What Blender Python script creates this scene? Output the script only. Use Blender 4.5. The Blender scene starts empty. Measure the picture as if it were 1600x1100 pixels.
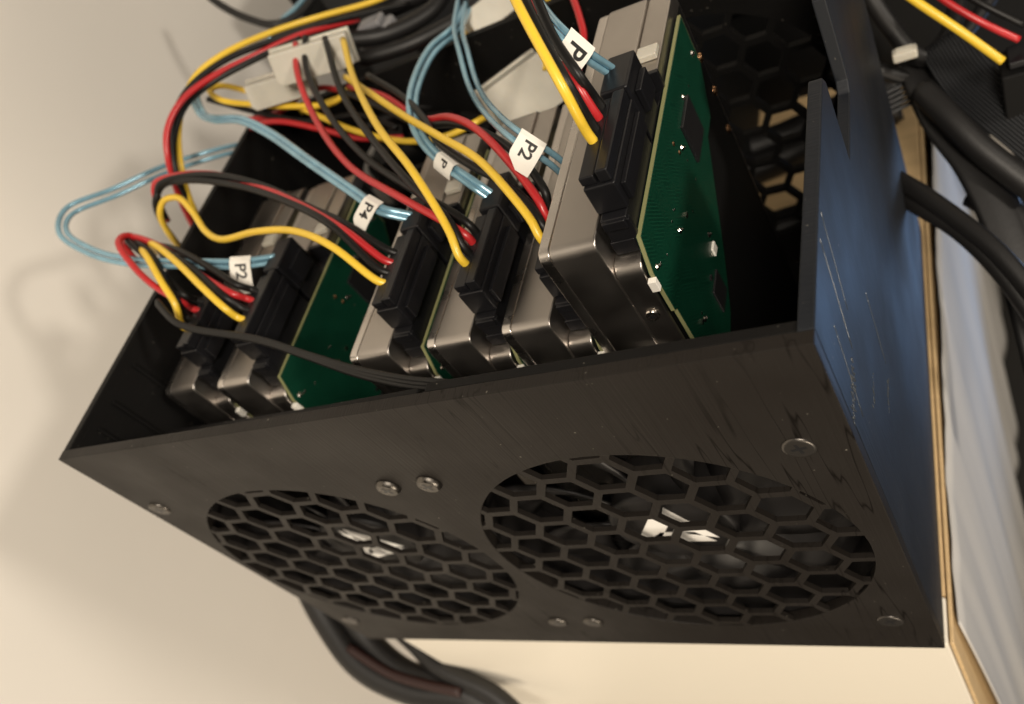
import bpy, bmesh, math, random
from mathutils import Vector, Matrix
from mathutils.geometry import tessellate_polygon
random.seed(7)
S = 0.001                                   # everything below is written in millimetres
SC = bpy.context.scene
COL = SC.collection

# ------------------------------------------------------------------ camera
CAM_R = ((0.86485930, 0.18307059, -0.46744363),      # camera right
         (-0.11711727, -0.83186354, -0.54248188),    # camera down
         (-0.48816179, 0.52391622, -0.69800419))     # camera forward
CAM_C = Vector((280.856, -104.103, 293.402))
FPX, PX, PY = 1337.79, 868.709, 642.166
cam = bpy.data.cameras.new('camera')
cam_o = bpy.data.objects.new('camera', cam); COL.objects.link(cam_o)
r, d, f = (Vector(v) for v in CAM_R)
cam_o.matrix_world = Matrix(((r.x, -d.x, -f.x, CAM_C.x * S), (r.y, -d.y, -f.y, CAM_C.y * S),
                             (r.z, -d.z, -f.z, CAM_C.z * S), (0, 0, 0, 1)))
cam.sensor_width = 36.0
cam.lens = FPX / 1600 * 36
cam.shift_x = (800 - PX) / 1600
cam.shift_y = (PY - 550) / 1600
cam.clip_start = 0.005; cam.clip_end = 50
cam.dof.use_dof = True
cam.dof.focus_distance = 0.212
cam.dof.aperture_fstop = 12.5
SC.camera = cam_o

def at(u, v, dep):                          # a point at a photo position and a distance along the view
    a = Vector(((u - PX) / FPX, (v - PY) / FPX, 1.0))
    return CAM_C + dep * (a.x * r + a.y * d + a.z * f)

# ------------------------------------------------------------------ world and lamps
w = bpy.data.worlds.new('World'); SC.world = w; w.use_nodes = True
w.node_tree.nodes['Background'].inputs[0].default_value = (1.0, 0.86, 0.70, 1)
w.node_tree.nodes['Background'].inputs[1].default_value = 0.05

def lamp(name, loc, target, size, power, col):
    l = bpy.data.lights.new(name, 'AREA'); l.shape = 'DISK'; l.size = size; l.energy = power; l.color = col
    o = bpy.data.objects.new(name, l); COL.objects.link(o)
    o.location = Vector(loc) * S
    o.rotation_euler = (Vector(target) - Vector(loc)).to_track_quat('-Z', 'Y').to_euler()
    return o
lamp('ceiling_lamp', (560, -600, 900), (60, 60, 60), 0.34, 11.6, (1.0, 0.89, 0.75))
lamp('low_fill', (560, -800, -240), (0, 40, 0), 0.34, 6.2, (1.0, 0.86, 0.68))  # unseen fill low in front, brightens the front panel and wall
lamp('room_lamp', (900, 60, 470), (0, 90, 150), 0.11, 2.7, (1.0, 0.90, 0.77))
lamp('cool_glow', (410, 300, -140), (245, 80, 50), 0.18, 0.20, (0.33, 0.57, 1.0))  # added unseen cool glow low on the right, turns the side panel blue

SC.view_settings.view_transform = 'Standard'
SC.view_settings.look = 'None'
SC.view_settings.exposure = 0.0
SC.view_settings.gamma = 1.0
SC.view_settings.use_curve_mapping = False
SC.render.engine = 'CYCLES'
SC.cycles.use_denoising = True
SC.cycles.max_bounces = 8

# ------------------------------------------------------------------ materials
MATS = {}
def mat(name, col, rough=0.5, metal=0.0, spec=0.5, bump=None, var=None, trans=0.0, rvar=None, aniso=0.0, sss=0.0, coat=0.0):
    """bump=(scale xyz, strength, distance mm, detail)  var=(scale xyz, dark factor)  rvar=(scale xyz, lo, hi)"""
    m = bpy.data.materials.new(name); m.use_nodes = True
    nt = m.node_tree; b = nt.nodes['Principled BSDF']
    b.inputs['Base Color'].default_value = (*col, 1)
    b.inputs['Roughness'].default_value = rough
    b.inputs['Metallic'].default_value = metal
    b.inputs['Specular IOR Level'].default_value = spec
    if trans: b.inputs['Transmission Weight'].default_value = trans
    if aniso: b.inputs['Anisotropic'].default_value = aniso
    if coat: b.inputs['Coat Weight'].default_value = coat; b.inputs['Coat Roughness'].default_value = 0.15
    if sss:
        b.inputs['Subsurface Weight'].default_value = sss
        b.inputs['Subsurface Radius'].default_value = (0.004, 0.003, 0.002)
    tc = nt.nodes.new('ShaderNodeTexCoord')
    def noise(scale, detail=4.0, rough_=0.55):
        mp = nt.nodes.new('ShaderNodeMapping'); mp.inputs['Scale'].default_value = scale
        nt.links.new(tc.outputs['Object'], mp.inputs['Vector'])
        n = nt.nodes.new('ShaderNodeTexNoise'); n.inputs['Scale'].default_value = 1.0
        n.inputs['Detail'].default_value = detail; n.inputs['Roughness'].default_value = rough_
        nt.links.new(mp.outputs[0], n.inputs['Vector'])
        return n
    if var:
        n = noise(var[0])
        ramp = nt.nodes.new('ShaderNodeMapRange'); ramp.inputs['From Min'].default_value = 0.3; ramp.inputs['From Max'].default_value = 0.7
        ramp.inputs['To Min'].default_value = var[1]; ramp.inputs['To Max'].default_value = 1.0
        nt.links.new(n.outputs['Fac'], ramp.inputs['Value'])
        mx = nt.nodes.new('ShaderNodeMix'); mx.data_type = 'RGBA'; mx.blend_type = 'MULTIPLY'
        mx.inputs['Factor'].default_value = 1.0
        mx.inputs['A'].default_value = (*col, 1)
        nt.links.new(ramp.outputs[0], mx.inputs['B'])
        nt.links.new(mx.outputs['Result'], b.inputs['Base Color'])
    if rvar:
        n = noise(rvar[0])
        ramp = nt.nodes.new('ShaderNodeMapRange'); ramp.inputs['From Min'].default_value = 0.35; ramp.inputs['From Max'].default_value = 0.65
        ramp.inputs['To Min'].default_value = rvar[1]; ramp.inputs['To Max'].default_value = rvar[2]
        nt.links.new(n.outputs['Fac'], ramp.inputs['Value'])
        nt.links.new(ramp.outputs[0], b.inputs['Roughness'])
    if bump:
        n = noise(bump[0], bump[3] if len(bump) > 3 else 3.0)
        bp = nt.nodes.new('ShaderNodeBump'); bp.inputs['Strength'].default_value = bump[1]
        bp.inputs['Distance'].default_value = bump[2] * S
        nt.links.new(n.outputs['Fac'], bp.inputs['Height'])
        nt.links.new(bp.outputs[0], b.inputs['Normal'])
    MATS[name] = m
    return m

def print_mat(name, col, line_axis, across, groove, rough, spec=0.4, lines=1.0):
    """3D-printed black plastic: fine extrusion lines running along line_axis, stepping along `across`, plus sparse seams"""
    m = mat(name, col, rough, spec=spec)
    nt = m.node_tree; b = nt.nodes['Principled BSDF']
    tc = next(n for n in nt.nodes if n.type == 'TEX_COORD')
    def sc(along, over):
        v = [60.0, 60.0, 60.0]; v[line_axis] = along; v[across] = over; return v
    def noise(s, det):
        mp = nt.nodes.new('ShaderNodeMapping'); mp.inputs['Scale'].default_value = s
        nt.links.new(tc.outputs['Object'], mp.inputs['Vector'])
        n = nt.nodes.new('ShaderNodeTexNoise'); n.inputs['Scale'].default_value = 1; n.inputs['Detail'].default_value = det
        nt.links.new(mp.outputs[0], n.inputs['Vector']); return n
    fine = noise(sc(12, 1500), 1.0)
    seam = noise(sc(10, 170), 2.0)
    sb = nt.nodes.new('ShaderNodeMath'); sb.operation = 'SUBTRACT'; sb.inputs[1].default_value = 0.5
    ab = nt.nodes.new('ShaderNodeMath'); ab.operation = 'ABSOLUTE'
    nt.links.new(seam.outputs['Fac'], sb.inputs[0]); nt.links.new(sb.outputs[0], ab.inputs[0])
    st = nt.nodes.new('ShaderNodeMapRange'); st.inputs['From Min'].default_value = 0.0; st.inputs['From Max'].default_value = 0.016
    st.inputs['To Min'].default_value = -groove; st.inputs['To Max'].default_value = 0.0
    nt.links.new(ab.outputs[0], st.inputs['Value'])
    msk = noise((14, 14, 14), 1.0)
    mr = nt.nodes.new('ShaderNodeMapRange'); mr.inputs['From Min'].default_value = 0.42; mr.inputs['From Max'].default_value = 0.72; mr.inputs['To Max'].default_value = lines
    sx = nt.nodes.new('ShaderNodeSeparateXYZ'); nt.links.new(tc.outputs['Object'], sx.inputs[0])
    gx = nt.nodes.new('ShaderNodeMath'); gx.operation = 'MULTIPLY_ADD'; gx.inputs[1].default_value = 1.1; gx.inputs[2].default_value = -0.16
    nt.links.new(sx.outputs['X'], gx.inputs[0])
    gm = nt.nodes.new('ShaderNodeMath'); gm.operation = 'ADD'
    nt.links.new(gx.outputs[0], gm.inputs[0]); nt.links.new(msk.outputs['Fac'], gm.inputs[1])
    nt.links.new(gm.outputs[0], mr.inputs['Value'])
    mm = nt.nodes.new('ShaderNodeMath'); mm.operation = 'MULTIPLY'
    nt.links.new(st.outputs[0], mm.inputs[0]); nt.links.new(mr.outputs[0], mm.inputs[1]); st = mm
    ad = nt.nodes.new('ShaderNodeMath'); ad.operation = 'ADD'
    nt.links.new(fine.outputs['Fac'], ad.inputs[0]); nt.links.new(st.outputs[0], ad.inputs[1])
    bp = nt.nodes.new('ShaderNodeBump'); bp.inputs['Strength'].default_value = 0.5; bp.inputs['Distance'].default_value = 0.16 * S
    nt.links.new(ad.outputs[0], bp.inputs['Height']); nt.links.new(bp.outputs[0], b.inputs['Normal'])
    sp = nt.nodes.new('ShaderNodeMapRange'); sp.inputs['From Min'].default_value = -groove; sp.inputs['From Max'].default_value = 0.0
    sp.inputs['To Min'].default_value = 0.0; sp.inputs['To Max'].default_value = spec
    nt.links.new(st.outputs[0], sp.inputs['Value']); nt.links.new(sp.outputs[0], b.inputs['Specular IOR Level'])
    big = noise((30, 30, 30), 4.0)
    rr = nt.nodes.new('ShaderNodeMapRange'); rr.inputs['From Min'].default_value = 0.3; rr.inputs['From Max'].default_value = 0.7
    rr.inputs['To Min'].default_value = rough - 0.08; rr.inputs['To Max'].default_value = rough + 0.1
    nt.links.new(big.outputs['Fac'], rr.inputs['Value']); nt.links.new(rr.outputs[0], b.inputs['Roughness'])
    dust = noise((900, 900, 900), 0.0)
    dr = nt.nodes.new('ShaderNodeMapRange'); dr.inputs['From Min'].default_value = 0.835; dr.inputs['From Max'].default_value = 0.89
    nt.links.new(dust.outputs['Fac'], dr.inputs['Value'])
    mx = nt.nodes.new('ShaderNodeMix'); mx.data_type = 'RGBA'
    mx.inputs['A'].default_value = (*col, 1); mx.inputs['B'].default_value = (0.14, 0.13, 0.11, 1)
    nt.links.new(dr.outputs[0], mx.inputs['Factor'])
    gr = nt.nodes.new('ShaderNodeMapRange'); gr.inputs['From Min'].default_value = -groove; gr.inputs['From Max'].default_value = 0.0  # groove shade painted in: seam lines darken the base colour
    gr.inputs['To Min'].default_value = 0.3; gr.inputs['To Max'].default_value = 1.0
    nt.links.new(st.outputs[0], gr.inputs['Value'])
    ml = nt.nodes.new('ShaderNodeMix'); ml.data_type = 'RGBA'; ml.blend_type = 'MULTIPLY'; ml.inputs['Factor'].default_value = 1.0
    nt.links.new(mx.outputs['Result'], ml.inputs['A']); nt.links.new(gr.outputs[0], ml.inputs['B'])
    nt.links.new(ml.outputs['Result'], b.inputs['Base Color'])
    return m

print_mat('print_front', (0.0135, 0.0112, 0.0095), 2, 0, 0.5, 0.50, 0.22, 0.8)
print_mat('print_blue_lit', (0.007, 0.009, 0.013), 2, 1, 0.6, 0.55, 0.4, 0.12)  # side panel: the cool light's blue is mixed into the black plastic
print_mat('print_shaded', (0.0045, 0.0042, 0.004), 1, 2, 0.6, 0.6, 0.18, 0.1)  # same plastic, the bay's shade put into a darker colour
mat('alu', (0.50, 0.465, 0.43), 0.34, 1.0, bump=((2500, 2500, 2500), 0.12, 0.05), rvar=((60, 60, 60), 0.30, 0.40))
mat('lid_steel', (0.66, 0.62, 0.58), 0.28, 1.0, bump=((300, 60, 3000), 0.08, 0.04), rvar=((80, 80, 80), 0.22, 0.34))
mat('pcb', (0.003, 0.038, 0.021), 0.32, 0.0, 0.5, bump=((260, 260, 260), 0.25, 0.15, 6), var=((120, 120, 120), 0.72))
mat('pcb_edge', (0.24, 0.24, 0.11), 0.5)
mat('solder', (0.75, 0.70, 0.64), 0.2, 1.0)
mat('copper', (0.75, 0.42, 0.22), 0.25, 1.0)
mat('chip', (0.012, 0.012, 0.013), 0.35)
mat('plastic_black', (0.008, 0.008, 0.0095), 0.36, 0.0, 0.36, bump=((700, 700, 700), 0.10, 0.06))
mat('plastic_white', (0.60, 0.57, 0.49), 0.32, 0.0, 0.5, sss=0.3, var=((90, 90, 90), 0.85))
mat('fan_black', (0.012, 0.011, 0.011), 0.46, 0.0, 0.3, bump=((200, 200, 200), 0.05, 0.1))
mat('fan_logo', (0.86, 0.84, 0.80), 0.4)
mat('screw_steel', (0.13, 0.12, 0.108), 0.38, 1.0, rvar=((900, 900, 900), 0.25, 0.5))
mat('screw_dark', (0.10, 0.092, 0.084), 0.36, 0.85)
mat('wire_yellow', (0.86, 0.57, 0.045), 0.38, coat=0.2, var=((70, 70, 70), 0.9))
mat('wire_red', (0.52, 0.022, 0.026), 0.36, coat=0.2, var=((70, 70, 70), 0.85))
mat('wire_black', (0.010, 0.0095, 0.009), 0.42, spec=0.3, var=((70, 70, 70), 0.8))
mat('cable_blue', (0.27, 0.50, 0.63), 0.22, 0.35, 0.6, bump=((900, 900, 900), 0.3, 0.12, 4), coat=0.5, var=((150, 150, 150), 0.75))
mat('paper', (0.86, 0.83, 0.76), 0.6, bump=((900, 900, 900), 0.1, 0.05))
mat('ink', (0.012, 0.012, 0.012), 0.5)
mat('wall_paint', (0.79, 0.755, 0.70), 0.85, spec=0.2, bump=((90, 90, 90), 0.15, 0.3), var=((7, 7, 7), 0.95))
mat('white_laminate', (0.78, 0.73, 0.63), 0.38, bump=((300, 300, 300), 0.06, 0.1))
mat('birch', (0.66, 0.47, 0.25), 0.5, var=((12, 220, 400), 0.82), bump=((30, 400, 600), 0.1, 0.1))
mat('cloth', (0.47, 0.46, 0.445), 0.9, spec=0.2, bump=((1400, 1400, 1400), 0.3, 0.2))
mat('dark_floor', (0.010, 0.009, 0.008), 0.7)
mat('case_black', (0.005, 0.005, 0.005), 0.6, 0.0, 0.15, bump=((200, 200, 200), 0.1, 0.1))
mat('ribbon_grey', (0.012, 0.013, 0.015), 0.45)
mat('sleeve_black', (0.008, 0.0075, 0.0075), 0.5, bump=((800, 800, 800), 0.3, 0.2))

def traces(m):
    nt = m.node_tree; b = nt.nodes['Principled BSDF']; tc = next(n for n in nt.nodes if n.type == 'TEX_COORD')
    vo = nt.nodes.new('ShaderNodeTexVoronoi'); vo.distance = 'MANHATTAN'; vo.inputs['Scale'].default_value = 85
    nt.links.new(tc.outputs['Object'], vo.inputs['Vector'])
    sep = nt.nodes.new('ShaderNodeMath'); sep.operation = 'MULTIPLY'; sep.inputs[1].default_value = 9.0
    fr = nt.nodes.new('ShaderNodeMath'); fr.operation = 'FRACT'
    nt.links.new(vo.outputs['Distance'], sep.inputs[0]); nt.links.new(sep.outputs[0], fr.inputs[0])
    gt = nt.nodes.new('ShaderNodeMapRange'); gt.inputs['From Min'].default_value = 0.68; gt.inputs['From Max'].default_value = 0.74
    nt.links.new(fr.outputs[0], gt.inputs['Value'])
    src = b.inputs['Base Color'].links[0].from_socket
    mx = nt.nodes.new('ShaderNodeMix'); mx.data_type = 'RGBA'; mx.inputs['B'].default_value = (0.006, 0.056, 0.030, 1)
    nt.links.new(gt.outputs[0], mx.inputs['Factor']); nt.links.new(src, mx.inputs['A'])
    nt.links.new(mx.outputs['Result'], b.inputs['Base Color'])
traces(MATS['pcb'])
mat('print_gloss', (0.05, 0.055, 0.06), 0.12, spec=0.8)

# ------------------------------------------------------------------ helpers
def link_mesh(name, verts, faces, m, parent=None, smooth=False, bevel=0.0, seg=2, ang=35, flat=False):
    me = bpy.data.meshes.new(name)
    me.from_pydata([tuple(Vector(v) * S) for v in verts], [], faces)
    bm = bmesh.new(); bm.from_mesh(me)
    bmesh.ops.recalc_face_normals(bm, faces=bm.faces)
    bm.to_mesh(me); bm.free()
    o = bpy.data.objects.new(name, me); COL.objects.link(o)
    if m: me.materials.append(MATS[m] if isinstance(m, str) else m)
    if parent is not None: o.parent = parent
    if smooth:
        for p in me.polygons: p.use_smooth = True
    if bevel:
        b = o.modifiers.new('bevel', 'BEVEL'); b.width = bevel * S; b.segments = seg
        b.limit_method = 'ANGLE'; b.angle_limit = math.radians(ang)
        if not flat:
            for p in me.polygons: p.use_smooth = True
            b.harden_normals = True
    return o

class MB:
    def __init__(s): s.v = []; s.f = []
    def add(s, vs, fs):
        n = len(s.v); s.v += [tuple(v) for v in vs]; s.f += [tuple(i + n for i in q) for q in fs]; return s
    def box(s, x0, x1, y0, y1, z0, z1):
        v = [(x, y, z) for z in (z0, z1) for y in (y0, y1) for x in (x0, x1)]
        return s.add(v, [(0, 2, 3, 1), (4, 5, 7, 6), (0, 1, 5, 4), (2, 6, 7, 3), (0, 4, 6, 2), (1, 3, 7, 5)])
    def prism(s, poly, axis, a, b, holes=(), concave=False):
        """polygon in the two other axes (kept in order), extruded along `axis` from a to b"""
        loops = [list(poly)] + [list(h) for h in holes]
        def P(p, t):
            q = [p[0], p[1]]; q.insert(axis, t); return tuple(q)
        flat = [p for l in loops for p in l]
        n = len(flat)
        if holes:
            tris = tessellate_polygon([[Vector((p[0], p[1], 0)) for p in l] for l in loops])
        else:
            tris = [tuple(range(n))] if not concave else tessellate_polygon([[Vector((p[0], p[1], 0)) for p in poly]])
        vs = [P(p, a) for p in flat] + [P(p, b) for p in flat]
        fs = [tuple(t) for t in tris] + [tuple(i + n for i in t) for t in tris]
        k = 0
        for l in loops:
            m_ = len(l)
            for i in range(m_):
                i0, i1 = k + i, k + (i + 1) % m_
                fs.append((i0, i1, i1 + n, i0 + n))
            k += m_
        return s.add(vs, fs)
    def cyl(s, c, axis, r0, r1, h, n=20):
        vs = []
        for t, rr in ((0, r0), (h, r1)):
            for i in range(n):
                q = [rr * math.cos(2 * math.pi * i / n), rr * math.sin(2 * math.pi * i / n)]; q.insert(axis, t)
                vs.append(tuple(c[k] + q[k] for k in range(3)))
        fs = [tuple(range(n)), tuple(range(n, 2 * n))] + [(i, (i + 1) % n, (i + 1) % n + n, i + n) for i in range(n)]
        return s.add(vs, fs)
    def build(s, name, m, parent=None, **k): return link_mesh(name, s.v, s.f, m, parent, **k)

def spline(pts, per=10):
    pts = [Vector(p) for p in pts]
    if len(pts) == 2: pts = [pts[0], (pts[0] + pts[1]) / 2, pts[1]]
    P = [pts[0] * 2 - pts[1]] + pts + [pts[-1] * 2 - pts[-2]]
    out = []
    for i in range(1, len(P) - 2):
        p0, p1, p2, p3 = P[i - 1:i + 3]
        t0 = 0; t1 = t0 + max((p1 - p0).length, 1e-3) ** 0.5; t2 = t1 + max((p2 - p1).length, 1e-3) ** 0.5; t3 = t2 + max((p3 - p2).length, 1e-3) ** 0.5
        for k in range(per):
            t = t1 + (t2 - t1) * k / per
            a1 = p0 * ((t1 - t) / (t1 - t0)) + p1 * ((t - t0) / (t1 - t0))
            a2 = p1 * ((t2 - t) / (t2 - t1)) + p2 * ((t - t1) / (t2 - t1))
            a3 = p2 * ((t3 - t) / (t3 - t2)) + p3 * ((t - t2) / (t3 - t2))
            b1 = a1 * ((t2 - t) / (t2 - t0)) + a2 * ((t - t0) / (t2 - t0))
            b2 = a2 * ((t3 - t) / (t3 - t1)) + a3 * ((t - t1) / (t3 - t1))
            out.append(b1 * ((t2 - t) / (t2 - t1)) + b2 * ((t - t1) / (t2 - t1)))
    out.append(pts[-1])
    return out

def tube(name, pts, rad, m, parent=None, n=10, per=8, flat=1.0, up=None):
    path = spline(pts, per); vs = []; fs = []
    T = [(path[min(i + 1, len(path) - 1)] - path[max(i - 1, 0)]).normalized() for i in range(len(path))]
    nrm = (Vector(up) if up else Vector((0.3, 0.2, 1))); nrm = (nrm - T[0] * nrm.dot(T[0])).normalized()
    for i, p in enumerate(path):
        nrm = (nrm - T[i] * nrm.dot(T[i])).normalized()
        bi = T[i].cross(nrm)
        for k in range(n):
            a = 2 * math.pi * k / n
            vs.append(p + nrm * (rad * flat * math.sin(a)) + bi * (rad * math.cos(a)))
    L = len(path)
    for i in range(L - 1):
        for k in range(n):
            fs.append((i * n + k, i * n + (k + 1) % n, (i + 1) * n + (k + 1) % n, (i + 1) * n + k))
    fs.append(tuple(range(n))); fs.append(tuple(range((L - 1) * n, L * n)))
    return link_mesh(name, vs, fs, m, parent, smooth=True)

def tag(o, label=None, cat=None, group=None, kind=None):
    if label: o['label'] = label
    if cat: o['category'] = cat
    if group: o['group'] = group
    if kind: o['kind'] = kind
    return o
def empty(name, loc=(0, 0, 0), **k):
    o = bpy.data.objects.new(name, None); COL.objects.link(o); o.location = Vector(loc) * S
    o.empty_display_size = 0.01
    return tag(o, **k)
def copy_tree(o, parent=None):
    c = o.copy(); COL.objects.link(c); c.parent = parent
    for ch in list(o.children): copy_tree(ch, c)
    return c

# ------------------------------------------------------------------ the setting
tag(MB().box(-118, -110, -400, 700, -430, 700).build('wall', 'wall_paint'), kind='structure')
tag(MB().box(-110, 900, 700, 708, -430, 700).build('back_wall', 'wall_paint'), kind='structure')
tag(MB().box(-400, 1500, -600, 1500, -440, -430).build('floor', 'dark_floor'), kind='structure')

# ------------------------------------------------------------------ cabinet the enclosure stands on
cab = empty('cabinet', (100, 150, -430), label='white cabinet with pale birch edges under the black enclosure', cat='cabinet')
def under(o, root):                          # parent and keep world position
    o.parent = root; o.matrix_parent_inverse = Matrix.Translation(root.location).inverted(); return o
under(MB().box(16, 246.5, 1.5, 18, -430, -0.6).build('front_panel', 'white_laminate', bevel=0.8), cab)
under(MB().box(246.9, 248.3, 2, 420, -430, -0.8).build('side_panel', 'birch', bevel=0.5), cab)
under(MB().box(-2, 246.5, 18.4, 420, -18, -0.7).build('top_panel', 'birch', bevel=0.5), cab)
under(MB().box(-30, 15, 60, 64, -430, -20).build('inner_panel', 'white_laminate', bevel=0.5), cab)
under(MB().box(-38, -30.5, 58, 64, -430, -20).build('edge_strip', 'birch', bevel=0.5), cab)

# ------------------------------------------------------------------ enclosure
W, H, D = 245.6, 164.8, 186.0
FC = ((60.7, 76.5), (180.7, 76.5)); GR = 57.5
def circle(c, rad, n=96): return [(c[0] + rad * math.cos(2 * math.pi * i / n), c[1] + rad * math.sin(2 * math.pi * i / n)) for i in range(n)]
enc = empty('drive_enclosure', (0, 0, 0), label='open black printed drive enclosure with two honeycomb fan grilles', cat='enclosure')
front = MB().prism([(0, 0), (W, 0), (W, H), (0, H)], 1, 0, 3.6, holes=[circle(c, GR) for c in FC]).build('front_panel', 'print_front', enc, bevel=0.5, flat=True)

def clip_circle(poly, c, rad):
    """convex polygon clipped to a fine circle; keeps the flag of which edges are original"""
    cp = circle(c, rad, 96)
    out = [(p, e) for p, e in poly]
    for i in range(96):
        a, b = cp[i], cp[(i + 1) % 96]
        inside = lambda p: (b[0] - a[0]) * (p[1] - a[1]) - (b[1] - a[1]) * (p[0] - a[0]) >= -1e-9
        new = []
        for k in range(len(out)):
            (p, e), (q, _) = out[k], out[(k + 1) % len(out)]
            pi, qi = inside(p), inside(q)
            def X():
                dx, dy = q[0] - p[0], q[1] - p[1]
                n1 = (b[0] - a[0]) * (p[1] - a[1]) - (b[1] - a[1]) * (p[0] - a[0])
                n2 = (b[0] - a[0]) * dy - (b[1] - a[1]) * dx
                t = -n1 / n2; return (p[0] + dx * t, p[1] + dy * t)
            if pi and qi: new.append((p, e))
            elif pi: new.append((p, e)); new.append((X(), False))
            elif qi: new.append((X(), e))
        out = new
        if len(out) < 3: return []
    return out

def grille(c, y0, y1, m, parent, pitch=15.75, bar=2.35):
    mb = MB(); Ro = pitch / math.sqrt(3); Ri = (pitch - bar) / math.sqrt(3)
    for i in range(-5, 6):
        for j in range(-5, 6):
            cx = c[0] + i * pitch * math.sqrt(3) / 2; cz = c[1] + (j + (0.5 if i % 2 else 0)) * pitch
            if math.hypot(cx - c[0], cz - c[1]) > GR + 10: continue
            jit = random.uniform(-0.12, 0.12)
            for k in range(6):
                a0, a1 = math.pi / 3 * k, math.pi / 3 * (k + 1)
                po = lambda R_, a: (cx + R_ * math.cos(a), cz + R_ * math.sin(a))
                quad = [(po(Ri + jit, a0), False), (po(Ro, a0), False), (po(Ro, a1), False), (po(Ri + jit, a1), True)]
                q = clip_circle(quad, c, GR + 0.4)
                if not q: continue
                n = len(q)
                vs = [(p[0], y0, p[1]) for p, _ in q] + [(p[0], y1, p[1]) for p, _ in q]
                fs = [tuple(range(n)), tuple(range(n, 2 * n))]
                for t in range(n):
                    if q[t][1]: fs.append((t, (t + 1) % n, (t + 1) % n + n, t + n))
                mb.add(vs, fs)
    o = mb.build('grille', m, parent)
    return o
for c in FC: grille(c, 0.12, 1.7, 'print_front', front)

left = MB().prism([(3.62, 0), (D, 0), (D, H), (3.62, H)], 0, 0, 3.3).build('left_panel', 'print_shaded', enc, bevel=0.4)
for y in (14, 25, 41):
    MB().box(3.3, 4.3, y, y + 1.2, 118, 160).build('rib', 'print_shaded', left, bevel=0.2)
right = MB().prism([(3.62, 0), (D, 0), (D, H), (113, H), (113, 139), (110, 136.5), (82.5, 136.5), (82.5, H - 3), (80, H), (3.62, H)], 0, W - 3.5, W, concave=True).build('right_panel', 'print_blue_lit', enc, bevel=0.4, flat=True)
for y0, z0, y1, z1 in ((29, 163, 22.5, 133), (37, 163, 30, 138), (16, 150, 11, 122), (52, 118, 48, 92)):
    tube('print_ridge', [(W + 0.02, y0, z0), (W + 0.02, (y0 + y1) / 2 + 0.2, (z0 + z1) / 2), (W + 0.02, y1, z1)], 0.10, 'print_gloss', right, n=6, per=4)
for y0, y1, z0, n in ((4, 20, 132.5, 26), (4, 18, 130.5, 18), (34, 46, 89.5, 14), (22, 33, 110, 9)):  # added glossy beads standing in for glint streaks on the layer lines
    for i in range(n):
        y = y0 + (y1 - y0) * (i + random.uniform(-0.4, 0.4)) / n; z = z0 + random.uniform(-1.2, 1.2); l = random.uniform(0.3, 1.0)
        MB().prism([(y - 0.16, z - l), (y + 0.16, z - l), (y + 0.16, z + l), (y - 0.16, z + l)], 0, W - 0.05, W + 0.14).build('glint_bead', 'print_gloss', right, bevel=0.1)
back = MB().prism([(3.4, 1.4), (W - 3.6, 1.4), (W - 3.6, H - 8), (3.4, H - 8)], 1, D - 3.4, D - 0.1, holes=[circle(c, GR) for c in FC]).build('back_panel', 'print_shaded', enc, bevel=0.4)
for c in FC: grille(c, D - 3.2, D - 0.3, 'print_shaded', back)
MB().box(3.4, W - 3.6, 3.7, D - 3.5, 0.1, 1.3).build('floor_panel', 'print_shaded', enc)
# second, inner lip behind the front panel, in two pieces with a slit between
MB().prism([(150.5, 140), (W - 3.6, 140), (W - 3.6, H - 0.6), (150.5, H - 0.6)], 1, 4.1, 7.0).build('inner_lip', 'print_shaded', enc, bevel=0.3)
MB().prism([(118, 140), (147.8, 140), (147.8, H - 1.0), (118, H - 1.6)], 1, 4.0, 6.2).build('inner_lip', 'print_shaded', enc, bevel=0.3)
MB().box(176, 209, 36, 134, 1.4, 24.8).build('support_ledge', 'print_shaded', enc)

def panel_screw(x, z, m, tilt=0.0, rot=0.3, out=0.9):
    mb = MB(); n = 28; prof = [(3.9, 0.0), (3.8, 0.45), (3.1, out), (0.0, out + 0.12)]
    vs = []; fs = []
    for rr, t in prof[:-1]:
        for i in range(n): vs.append((rr * math.cos(2 * math.pi * i / n), -t, rr * math.sin(2 * math.pi * i / n)))
    for q in range(len(prof) - 2):
        for i in range(n): fs.append((q * n + i, q * n + (i + 1) % n, (q + 1) * n + (i + 1) % n, (q + 1) * n + i))
    fs.append(tuple(range((len(prof) - 2) * n, (len(prof) - 1) * n)))
    o = link_mesh('screw', vs, fs, m, enc, smooth=False)
    for p in o.data.polygons: p.use_smooth = len(p.vertices) == 4
    o.location = Vector((x, -0.02, z)) * S
    o.rotation_euler = (tilt, rot, tilt * 0.6)
    cr = MB()
    for a in (0, math.pi / 2):
        ca, sa = math.cos(a), math.sin(a)
        pts = [(-1.9, -0.42), (1.9, -0.42), (1.9, 0.42), (-1.9, 0.42)]
        pts = [(p[0] * ca - p[1] * sa, p[0] * sa + p[1] * ca) for p in pts]
        cr.prism(pts, 1, -out - 0.02 - a * 0.004, -out - 0.05 - a * 0.004)
    cr.build('cross_slot', 'chip', o)
    return o
h = 52.5
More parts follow.
